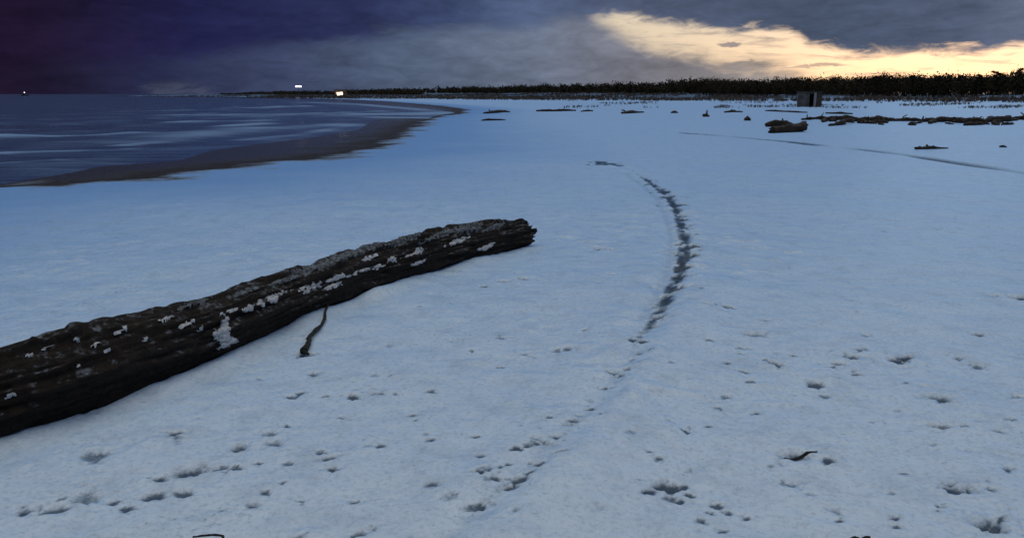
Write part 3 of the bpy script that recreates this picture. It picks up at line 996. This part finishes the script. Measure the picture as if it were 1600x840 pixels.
def limb_thing(name, label, cat, p0, p1, r0, r1, group=None, stubs=(), lift=0.0, bow=0.03, mat=M_DRIFT, sink=.25, tilt=0.0, taper=True):
    """a fallen limb lying on the snow between two ground points, with branch stubs as parts"""
    _seed[0] += 1
    sd = _seed[0]
    rr = random.Random(sd)
    p0, p1 = Vector(p0), Vector(p1)
    L = (p1 - p0).length
    dr = (p1 - p0) / L
    side = Vector((-dr.y, dr.x, 0))
    path, rads = [], []
    n = 7
    for k in range(n):
        f = k / (n - 1)
        q = p0 + (p1 - p0) * f + side * (bow * L * math.sin(f * math.pi * rr.uniform(.8, 1.3)) * rr.choice((-1, 1)) * (0.6 if k % 2 else 1.0) * .5)
        r = r0 + (r1 - r0) * f
        r *= rr.uniform(.78, 1.2) * ((.55 + .6 * math.sin(math.pi * min(1, max(0, f * .9 + .08)))) if taper else 1)
        q.z = gz(q.x, q.y) + r * (1 - sink * 1.4) + lift + tilt * L * f
        path.append(tuple(q)); rads.append(r)
    root = empty(name, (p0.x, p0.y, gz(p0.x, p0.y)))
    o = np.array(root.location)
    vv, ff = tube(path, rads, 14, .2, sd)
    link_mesh('limb', vv - o, ff, mat, root)
    for (f, ln, ang, elv, rs_) in stubs:
        k = min(int(f * (n - 1)), n - 2)
        g = f * (n - 1) - k
        b = Vector(path[k]).lerp(Vector(path[k + 1]), g)
        dd = (dr * math.cos(ang) + side * math.sin(ang)) * math.cos(elv) + Vector((0, 0, math.sin(elv)))
        e = b + dd * ln
        m = b.lerp(e, .55) + Vector((rr.gauss(0, ln * .06), rr.gauss(0, ln * .06), rr.gauss(0, ln * .05)))
        vv, ff = tube([tuple(b), tuple(m), tuple(e)], [rs_, rs_ * .8, rs_ * .45], 9, .12, sd + 3)
        link_mesh('branch_stub', vv - o, ff, mat, root)
    tag(root, label, cat, group)
    return root


def G(x, y):
    return px_ground(x, y)


def px_limb(name, label, a, b, hpx, group=None, **kw):
    """from the photo: ground contact pixels of both ends and the height in pixels at each end"""
    p0, p1 = G(*a), G(*b)
    h0, h1 = hpx if isinstance(hpx, tuple) else (hpx, hpx)
    r0 = 0.5 * h0 * p0.length / F_PX
    r1 = 0.5 * h1 * p1.length / F_PX
    return limb_thing(name, label, kw.pop('cat', 'driftwood'), p0, p1, r0, r1, group, **kw)


# the pair of thick pieces beyond the trail
px_limb('driftwood_chunk', 'thick dark driftwood chunk, the lower of two pieces lying together', (1205, 208), (1256, 206), (11, 15), sink=.1, bow=.02, taper=False, stubs=((.55, .22, 1.5, .6, .07),), cat='log')
px_limb('driftwood_limb', 'dark driftwood limb with upright stub resting behind a thick chunk', (1196, 199), (1247, 199), (9, 8), sink=.1, bow=.02, stubs=((.5, .26, 1.2, 1.35, .06), (.86, .25, .3, .3, .05)), cat='driftwood')
# long wrack line of limbs
WL = [((1252, 188), (1292, 188), (3, 5)), ((1285, 190), (1338, 189), (6, 7)), ((1296, 197), (1334, 193), (5, 6)), ((1328, 191), (1392, 190.5), (7, 6)), ((1358, 192.5), (1388, 192.5), (4, 4)), ((1386, 189.5), (1450, 189.5), (4, 4)),
      ((1440, 190.5), (1502, 191), (6, 7)), ((1492, 192), (1540, 193), (7, 8)), ((1506, 196), (1534, 195.5), (4, 5)), ((1533, 192.5), (1586, 189), (7, 6)), ((1565, 195), (1583, 194), (3, 4)), ((1578, 188), (1640, 185), (5, 4)), ((1630, 187), (1700, 186), (5, 5))]
for k, (a, b, h) in enumerate(WL):
    px_limb('driftwood_limb', 'dark limb in the long line of driftwood below the dunes', a, b, h, 'limbs in the driftwood line', bow=.08, sink=.12,
            tilt=random.uniform(-.01, .03), stubs=tuple((random.uniform(.1, .9), random.uniform(.2, .6), random.uniform(.4, 2.6) * random.choice((-1, 1)), random.uniform(0.1, .8), random.uniform(.03, .06)) for _ in range(random.choice((2, 3, 4)))))
for k in range(26):
    x = random.uniform(1262, 1610)
    y = np.interp(x, [1250, 1330, 1500, 1600], [189, 192, 193, 189]) + random.gauss(0, 1.6)
    w = random.uniform(6, 18)
    px_limb('driftwood_piece', 'short broken piece scattered along the long line of driftwood', (x, y), (x + w, y + random.uniform(-2.5, 2.5)), (random.uniform(2.5, 6), random.uniform(1.5, 4)), 'broken pieces in the driftwood line', bow=.1, sink=.12,
            stubs=((random.uniform(.2, .8), random.uniform(.1, .3), random.uniform(-2.5, 2.5), random.uniform(.2, 1.2), .03),))
# single pieces on the open snow
px_limb('driftwood_branch', 'low dark branch with a knobbed hump beside the faint track', (1430, 235), (1482, 234), (5, 3), bow=.05, stubs=((.33, .10, 1.2, 1.2, .05), (.3, .2, 2.6, .2, .03)), cat='branch')
px_limb('driftwood_stub', 'tiny dark stub of wood on snow beyond the knobbed branch', (1562, 228.5), (1573, 228.5), (3, 3), cat='driftwood')
px_limb('driftwood_branch', 'forked dark branch lying on far snow above a thin straight stick', (756, 178), (796, 175.5), (4, 4), stubs=((.3, .9, .6, .25, .06), (.1, .8, -2.2, .1, .06)), cat='branch')
px_limb('driftwood_stick', 'thin straight dark stick on far snow below a forked branch', (752, 188.3), (790, 188.3), (3.2, 2.6), cat='stick')
px_limb('driftwood_pole', 'long thin dark driftwood pole lying on the far snow', (838, 174.2), (900, 174), (4, 3.5), bow=.05, stubs=((.5, .8, .9, .15, .07),), cat='driftwood')
px_limb('driftwood_stub', 'short dark wood stub near the tip of a long pole', (908, 174.8), (926, 174.3), (3, 3), cat='driftwood')
px_limb('driftwood_limb', 'dark tapering limb with thick left butt on the far snow', (972, 178), (1006, 176.5), (5, 3), stubs=((.2, .6, 1.3, .4, .08),), cat='driftwood')
px_limb('driftwood_stub', 'small dark wood stub between a tapering limb and an upright stump', (1049, 177.5), (1059, 177), (4, 3), cat='driftwood')
px_limb('driftwood_stump', 'small dark stump with upright snag alone on the snow', (1099, 182.5), (1108, 182), (5.5, 4), stubs=((.6, .42, .4, 1.3, .07),), cat='stump')
px_limb('driftwood_stump', 'small round dark stump near the pair of thick driftwood pieces', (1163, 188.5), (1173, 188.5), (6, 4.5), stubs=((.4, .2, .4, 1.3, .08),), cat='stump')
px_limb('driftwood_limb', 'dark limb half drifted over beside the frosted dune grass', (1132, 176), (1160, 175), (4, 3), cat='driftwood')
px_limb('driftwood_branch', 'thin dark branch on the snow in front of the hut', (1290, 178), (1332, 179), (2.6, 3), bow=.06, cat='branch')
px_limb('driftwood_branch', 'thin dark branch left of the hut, half buried in snow', (1196, 174), (1262, 176), (2.4, 2.4), bow=.06, cat='branch')

# crooked twig standing off the big log
tw = [(512, 476, .06), (508, 487, .05), (507, 498, .035), (502, 508, .03), (494, 515, .035), (484, 525, .03), (481, 539, .02), (474, 548, .012)]
tp = []
for x, y, z in tw:
    q = px_ground(x, y, z)
    tp.append((q.x, q.y, max(q.z, gz(q.x, q.y) + .008)))
root = empty('crooked_twig', (tp[-1][0], tp[-1][1], gz(tp[-1][0], tp[-1][1])))
o = np.array(root.location)
vv, ff = tube(tp, [.009, .009, .012, .010, .016, .013, .018, .024], 10, .12, 77)
link_mesh('stem', vv - o, ff, M_TWIG, root)
for a, b, rb in ((5, (478, 529, .05), .006), (6, (470, 545, .01), .010), (7, (482, 553, .008), .012)):
    e = px_ground(*b)
    e = (e.x, e.y, max(e.z, gz(e.x, e.y) + .006))
    vv, ff = tube([tp[a], e], [rb, rb * .6], 8, .1, 80 + a)
    link_mesh('side_shoot', vv - o, ff, M_TWIG, root)
tag(root, 'crooked dark twig lying on the snow against the big log', 'twig')


# flat bark scraps and half-buried bits in the foreground
def scrap(name, label, pts, r, cat='bark', sd=0):
    P = []
    for x, y in pts:
        q = px_ground(x, y)
        P.append((q.x, q.y, gz(q.x, q.y) + r * .1))
    ro = empty(name, P[0])
    oo = np.array(ro.location)
    vv, ff = tube(P, [r * .7] + [r] * (len(P) - 2) + [r * .6], 10, .16, 200 + sd)
    link_mesh('body', vv - oo, ff, M_TWIG, ro)
    return tag(ro, label, cat)


scrap('bark_strip', 'thin bent dark bark strip half buried at the frame bottom', [(301, 838), (318, 836), (334, 834.5), (348, 835), (349, 839)], .0055, 'bark', 1)
scrap('wood_fragment', 'dark mossy wood fragment bedded beside a small snow mound', [(1226, 713), (1238, 711), (1250, 707), (1262, 706), (1277, 707)], .008, 'wood', 2)
scrap('bark_chip', 'small dark bark chip bedded in snow, the left of a close pair', [(1328, 840), (1335, 838), (1342, 838)], .008, 'bark', 3)
scrap('bark_chip', 'small dark bark chip bedded in snow, the right of a close pair', [(1346, 840), (1352, 838.5), (1359, 838)], .008, 'bark', 4)

# ------------------------------------------------------------------ hut below the wood


def box(bm, x0, x1, y0, y1, z0, z1):
    vs = [bm.verts.new(c) for c in ((x0, y0, z0), (x1, y0, z0), (x1, y1, z0), (x0, y1, z0), (x0, y0, z1), (x1, y0, z1), (x1, y1, z1), (x0, y1, z1))]
    for f in ((3, 2, 1, 0), (4, 5, 6, 7), (0, 1, 5, 4), (1, 2, 6, 5), (2, 3, 7, 6), (3, 0, 4, 7)):
        bm.faces.new([vs[i] for i in f])


def bm_obj(name, boxes, mat, parent):
    bm = bmesh.new()
    for b in boxes:
        box(bm, *b)
    me = bpy.data.meshes.new(name)
    bm.to_mesh(me)
    bm.free()
    me.materials.append(mat)
    ob = bpy.data.objects.new(name, me)
    COL.objects.link(ob)
    ob.parent = parent
    return ob


hp = px_ground(1264, 167)
hut = empty('hut', (hp.x, hp.y, gz(hp.x, hp.y) - .05), -0.25)
tag(hut, 'small grey weathered hut with open dark doorway below the wood', 'hut')
bm_obj('wall', [(-1.45, -.10, -.9, -.82, 0, 1.85)], M_HUT, hut)
bm_obj('wall', [(-1.45, -1.37, -.815, .9, 0, 1.80)], M_HUT, hut)
bm_obj('wall', [(-1.365, 1.40, .82, .9, 0, 1.75)], M_HUT_DARK, hut)
bm_obj('wall', [(1.32, 1.40, -.9, .815, 0, 1.80)], M_HUT_DARK, hut)
bm_obj('door_post', [(.42, .72, -.95, -.80, 0, 1.84)], M_HUT_POST, hut)
bm_obj('wall', [(.80, 1.315, -.88, -.80, 0, 1.80)], M_HUT_DARK, hut)
bm_obj('lintel', [(-.095, .415, -.9, -.82, 1.68, 1.85)], M_HUT, hut)
bm_obj('roof', [(-1.6, 1.55, -1.05, 1.05, 1.86, 1.95)], M_HUT_DARK, hut)
for k in range(5):
    bm_obj('board', [(-1.44 + k * .268, -1.44 + k * .268 + .25, -.93, -.902, .02, 1.82 - .03 * (k % 2))], M_HUT, hut)

# ------------------------------------------------------------------ lights on the spit and at sea
SP = 470.0


def at_dist(x, dist):
    dd = px_dir(x, HORIZON)
    k = dist / dd.y
    return dd.x * k, dist


x, y = at_dist(467, SP)
g0 = gz(x, y)
lm = empty('floodlight_mast', (x, y, g0))
tag(lm, 'dark mast carrying a bright white floodlight bank above the distant spit', 'lamp')
hz = CAM_H + (147 - 135) * SP / 1285 - g0
vv, ff = tube([(0, 0, 0), (0, 0, hz * .5), (0, 0, hz)], [.16, .13, .10], 10, 0.0, 1)
link_mesh('pole', vv, ff, M_METAL, lm)
bm_obj('crossbar', [(-1.9, 1.9, -.1, .1, hz - .75, hz - .6)], M_METAL, lm)
for k in range(4):
    bm_obj('lamp_head', [(-1.75 + k * .9, -.95 + k * .9, -.25, .15, hz - .58, hz + .12)], G_WHITE, lm)
x, y = at_dist(531, SP - 60)
g0 = gz(x, y)
hs = empty('lit_house', (x, y, g0))
tag(hs, 'distant house with two glowing warm windows on the dark spit', 'house')
bm_obj('wall', [(-2.6, 2.6, 0, 4, 0, 2.3)], M_HOUSE, hs)
bm = bmesh.new()
vs = [bm.verts.new(c) for c in ((-2.9, -.3, 2.302), (2.9, -.3, 2.302), (2.9, 4.3, 2.302), (-2.9, 4.3, 2.302), (-2.9, 2, 3.5), (2.9, 2, 3.5))]
for f in ((0, 1, 5, 4), (2, 3, 4, 5), (1, 2, 5), (3, 0, 4), (3, 2, 1, 0)):
    bm.faces.new([vs[i] for i in f])
me = bpy.data.meshes.new('roof'); bm.to_mesh(me); bm.free(); me.materials.append(M_ROOF)
ro = bpy.data.objects.new('roof', me); COL.objects.link(ro); ro.parent = hs
hzw = 2.0
bm_obj('window', [(-1.35, -.05, -.06, -.002, .55, 2.0)], G_WARM, hs)
bm_obj('window', [(.10, 1.45, -.06, -.002, .75, 2.15)], G_WARM, hs)
bm_obj('porch', [(-1.9, 1.9, -.9, -.10, 2.16, 2.28)], M_ROOF, hs)
bm_obj('porch_lamp', [(-1.8, -1.3, -.8, -.6, 1.2, 2.15)], G_AMBER, hs)
bm_obj('porch_lamp', [(1.4, 1.8, -.8, -.6, 1.4, 2.15)], G_AMBER, hs)
for sx in (-1.85, 1.75):
    bm_obj('porch_post', [(sx, sx + .1, -.88, -.78, 0, 2.158)], M_HOUSE, hs)

x, y = at_dist(39, 800)
bt = empty('fishing_boat', (x, y, SEA_Z))
tag(bt, 'tiny dark boat with one pale masthead lamp far out at sea', 'boat')
prof = [(-3.4, .75), (-2.0, .95), (0, 1.0), (1.8, .8), (3.6, .05)]
hv, hf = [], []
for (xx, hw) in prof:
    for yy, zz in ((-hw, .85 + .08 * abs(xx)), (-hw * .75, -.25), (hw * .75, -.25), (hw, .85 + .08 * abs(xx))):
        hv.append((xx, yy, zz))
for i in range(len(prof) - 1):
    for j in range(4):
        hf.append((i * 4 + j, i * 4 + (j + 1) % 4, (i + 1) * 4 + (j + 1) % 4, (i + 1) * 4 + j))
hf += [(3, 2, 1, 0), (16, 17, 18, 19)]
link_mesh('hull', hv, hf, M_HULL, bt, smooth=False)
bm_obj('cabin', [(-1.6, .6, -.6, .6, .95, 2.0)], M_HULL, bt)
vv, ff = tube([(-.4, 0, 1.98), (-.4, 0, 2.9)], [.05, .04], 8, 0, 1)
link_mesh('mast', vv, ff, M_METAL, bt)
bm = bmesh.new()
bmesh.ops.create_icosphere(bm, subdivisions=2, radius=.45)
bmesh.ops.translate(bm, verts=bm.verts, vec=(-.4, 0, 1.55 + 1.6))
me = bpy.data.meshes.new('masthead_lamp'); bm.to_mesh(me); bm.free(); me.materials.append(G_STAR)
ob = bpy.data.objects.new('masthead_lamp', me); COL.objects.link(ob); ob.parent = bt


# ------------------------------------------------------------------ wood, skyline trees, dune grass
def leaf_cloud(C, RX, RZ, n, size, g):
    """n leaf-sized quads for each crown (centres C, half widths RX, half heights RZ, sizes)"""
    m = len(C)
    d = g.normal(size=(m, n, 3))
    d /= np.linalg.norm(d, axis=2, keepdims=True)
    rr = g.uniform(.25, 1.0, (m, n)) ** .75
    lob = 1 + .22 * np.sin(d[..., 0] * 5 + np.arange(m)[:, None]) * np.cos(d[..., 2] * 4 + np.arange(m)[:, None] * 2)
    P = C[:, None] + d * (rr * lob)[..., None] * np.stack([RX, RX, RZ], -1)[:, None]
    P = P.reshape(-1, 3)
    S = np.repeat(size, n) * g.uniform(.6, 1.3, m * n)
    a = g.normal(size=(m * n, 3)); a /= np.linalg.norm(a, axis=1, keepdims=True)
    b = np.cross(a, g.normal(size=(m * n, 3))); b /= np.linalg.norm(b, axis=1, keepdims=True)
    a *= S[:, None]; b *= (S * .6)[:, None]
    Vv = np.stack([P - a, P - b * .9, P + a, P + b], 1).reshape(-1, 3)
    return Vv, np.arange(len(P) * 4).reshape(-1, 4)


g = np.random.default_rng(21)
fw = np.array(FOREST)
fl = np.concatenate([[0], np.cumsum(np.linalg.norm(np.diff(fw, axis=0), axis=1))])


def forest_pts(s0, s1, count, depth):
    sx = g.uniform(s0, s1, count)
    xx, yy = np.interp(sx, fl, fw[:, 0]), np.interp(sx, fl, fw[:, 1])
    t0 = np.interp(sx + 5, fl, fw[:, 0]) - xx, np.interp(sx + 5, fl, fw[:, 1]) - yy
    ln = np.hypot(*t0) + 1e-6
    nx_, ny_ = t0[1] / ln, -t0[0] / ln            # to the landward side
    dd = depth * g.uniform(0, 1, count) ** 1.2
    return xx + nx_ * dd, yy + ny_ * dd


allV, allF, base = [], [], 0


def add_crowns(xx, yy, H, n, leaf, wide=.38):
    global base
    zz = np.array([gz(a, b) for a, b in zip(xx, yy)])
    H = H * (1 + 0.32 * fbm2(xx / 22.0, yy / 30.0, 131, 3))
    C = np.stack([xx, yy, zz + H * .52], 1)
    v, f = leaf_cloud(C, H * wide, H * .46, n, leaf, g)
    allV.append(v); allF.append(f + base); base += len(v)
    # a stem for every crown
    m = len(xx)
    r = H * .02
    st = []
    for (ox, oy) in ((-1, -.6), (1, -.6), (0, 1.0)):
        st.append(np.stack([xx + ox * r, yy + oy * r, zz - .3], 1))
    for (ox, oy) in ((-1, -.6), (1, -.6), (0, 1.0)):
        st.append(np.stack([xx + ox * r * .4, yy + oy * r * .4, zz + H * .7], 1))
    v = np.stack(st, 1).reshape(-1, 3)
    i = np.arange(m)[:, None] * 6
    f = np.concatenate([i + np.array([0, 1, 4, 3]), i + np.array([1, 2, 5, 4]), i + np.array([2, 0, 3, 5])])
    allV.append(v); allF.append(f + base); base += len(v)


xx, yy = forest_pts(40, fl[4], 1250, 60)
add_crowns(xx, yy, g.uniform(5.2, 6.9, len(xx)), 210, np.full(len(xx), .29))
xx, yy = forest_pts(fl[4], fl[7], 900, 90)
add_crowns(xx, yy, g.uniform(4.6, 7.0, len(xx)), 70, np.full(len(xx), .6))
xx, yy = forest_pts(fl[7], fl[-1] - 1, 900, 120)
add_crowns(xx, yy, g.uniform(5.0, 8.0, len(xx)), 36, np.full(len(xx), 1.1))
# low scrub on the spit
spx = g.uniform(345, 660, 420)
spd = np.array([np.interp(q, [345, 480, 660], [640, 500, 470]) for q in spx]) + g.uniform(0, 90, 420)
xx = np.array([at_dist(q, d_)[0] for q, d_ in zip(spx, spd)])
hh_ = np.interp(spx, [345, 420, 500, 660], [1.6, 2.6, 3.0, 3.6]) * g.uniform(.75, 1.15, 420)
add_crowns(xx, spd, hh_, 50, hh_ * .14, .8)
wood = link_mesh('distant_wood', np.concatenate(allV), np.concatenate(allF).astype(np.int32), M_LEAF, smooth=False)
tag(wood, 'dark mass of low coastal trees along the dunes under the bright sky', 'wood', kind='stuff')

# taller trees that break the skyline
M_BARK = plain('tree_bark', (0.02, 0.016, 0.012), (0.045, 0.035, 0.028), 3.0)


def make_tree(sd):
    r_ = np.random.default_rng(sd)
    H = 8.0
    rt = empty('pine_tree', (0, 0, 0))
    tv, tf = tube([(0, 0, -.2), (.15, .1, 2.5), (-.1, 0, 5), (0, .1, 7.4)], [.19, .15, .10, .04], 8, .1, sd)
    tf = list(tf); tv = [tuple(q) for q in tv]
    cl, rx = [], []
    for k in range(16):
        z = 2.2 + 5.4 * k / 15
        a = r_.uniform(0, 6.28)
        L = (1.9 - 1.2 * k / 15) * r_.uniform(.6, 1.15)
        e = (L * math.cos(a), L * math.sin(a), z + .35)
        v2, f2 = tube([(0, 0, z - .1), (e[0] * .5, e[1] * .5, z + .08), e], [.06, .045, .02], 5, .05, sd + k)
        o_ = len(tv)
        tv += [tuple(q) for q in v2]; tf += [tuple(i + o_ for i in q) for q in f2]
        cl.append((e[0] * .8, e[1] * .8, e[2])); rx.append(L * .55)
    cl.append((0, 0, 7.6)); rx.append(.55)
    link_mesh('trunk', tv, tf, M_BARK, rt)
    cl, rx = np.array(cl), np.array(rx)
    v, f = leaf_cloud(cl, rx, rx * .6, 90, np.full(len(cl), .17), r_)
    link_mesh('crown', v, f.astype(np.int32), M_LEAF, rt, smooth=False)
    return rt


protos = [make_tree(301), make_tree(302), make_tree(303)]
used = [False] * 3
TREES = [(1246, 262, .82), (1262, 268, .86), (1302, 246, .80), (1341, 236, .84), (1364, 230, .92), (1372, 233, .9), (1388, 228, .88), (1421, 220, .86), (1466, 212, .84), (1498, 206, .86), (1528, 203, .9), (1551, 200, .98), (1563, 202, .92), (1590, 196, 1.0), (1180, 290, .84), (1098, 336, .84)]
for k, (px_, dist, sc) in enumerate(TREES):
    pr = protos[k % 3]
    if not used[k % 3]:
        used[k % 3] = True
        tr = pr
    else:
        tr = pr.copy(); COL.objects.link(tr)
        for ch in pr.children:
            c = ch.copy(); COL.objects.link(c); c.parent = tr
    x, y = at_dist(px_, dist)
    tr.location = (x, y, gz(x, y))
    tr.rotation_euler = (0, 0, random.uniform(0, 6.28))
    sc *= .80
    tr.scale = (sc * 1.25, sc * 1.25, sc)
    tag(tr, 'dark pine tree standing taller than the wood on the skyline', 'tree', 'taller pines on the skyline')


def grass_field(name, label, count, sampler, h0, h1, blades, mat):
    P = sampler(count)
    n = len(P)
    H = g.uniform(h0, h1, n)
    a = g.uniform(0, 2 * math.pi, (n, blades))
    lean = g.uniform(.1, .7, (n, blades)) * H[:, None]
    B = P[:, None] + np.stack([np.cos(a) * .12 * H[:, None], np.sin(a) * .12 * H[:, None], np.zeros_like(a) - .03], -1)
    T = P[:, None] + np.stack([np.cos(a) * lean, np.sin(a) * lean, H[:, None] * g.uniform(.6, 1.0, (n, blades))], -1)
    w = .06 * H[:, None]
    sd = np.stack([-np.sin(a) * w, np.cos(a) * w, np.zeros_like(a)], -1)
    mid = B * .45 + T * .55 + np.array([0, 0, .08])
    Vv = np.stack([B - sd, B + sd, mid + sd * .8, T], 2).reshape(-1, 3)
    ob = link_mesh(name, Vv, np.arange(len(Vv)).reshape(-1, 4).astype(np.int32), mat, smooth=False)
    tag(ob, label, 'grass', kind='stuff')
    return ob


def with_z(x, y):
    return np.array([(a, b, gz(a, b)) for a, b in zip(x, y)])


def near_wood(n):
    sx = g.uniform(60, fl[6], n)
    x, y = np.interp(sx, fl, fw[:, 0]), np.interp(sx, fl, fw[:, 1])
    t0 = np.interp(sx + 5, fl, fw[:, 0]) - x, np.interp(sx + 5, fl, fw[:, 1]) - y
    ln = np.hypot(*t0) + 1e-6
    dd = g.uniform(0, 1, n) ** 1.2 * np.interp(y, [120, 200, 270, 500], [30, 55, 120, 260])
    x, y = x - t0[1] / ln * dd, y + t0[0] / ln * dd
    k = fbm2(x / 14, y / 30, 91, 3) > -.12
    return with_z(x[k], y[k])


def open_dune(n):
    px_ = g.uniform(880, 1640, n)
    py_ = 147 + g.uniform(7, 22, n)
    dd = CAM_H * 1285 / (py_ - 147)
    x = np.array([at_dist(a, b)[0] for a, b in zip(px_, dd)])
    k = fbm2(px_ / 60, py_ / 2.2, 95, 3) > .22
    return with_z(x[k], dd[k])


grass_field('dune_grass', 'brown dune grass growing thickly in front of the wood', 19000, near_wood, .5, 1.2, 7, M_GRASS)
grass_field('frosted_grass', 'sparse frosted grass in streaks on the far snowy dunes', 5000, open_dune, .18, .42, 6, M_GRASS)
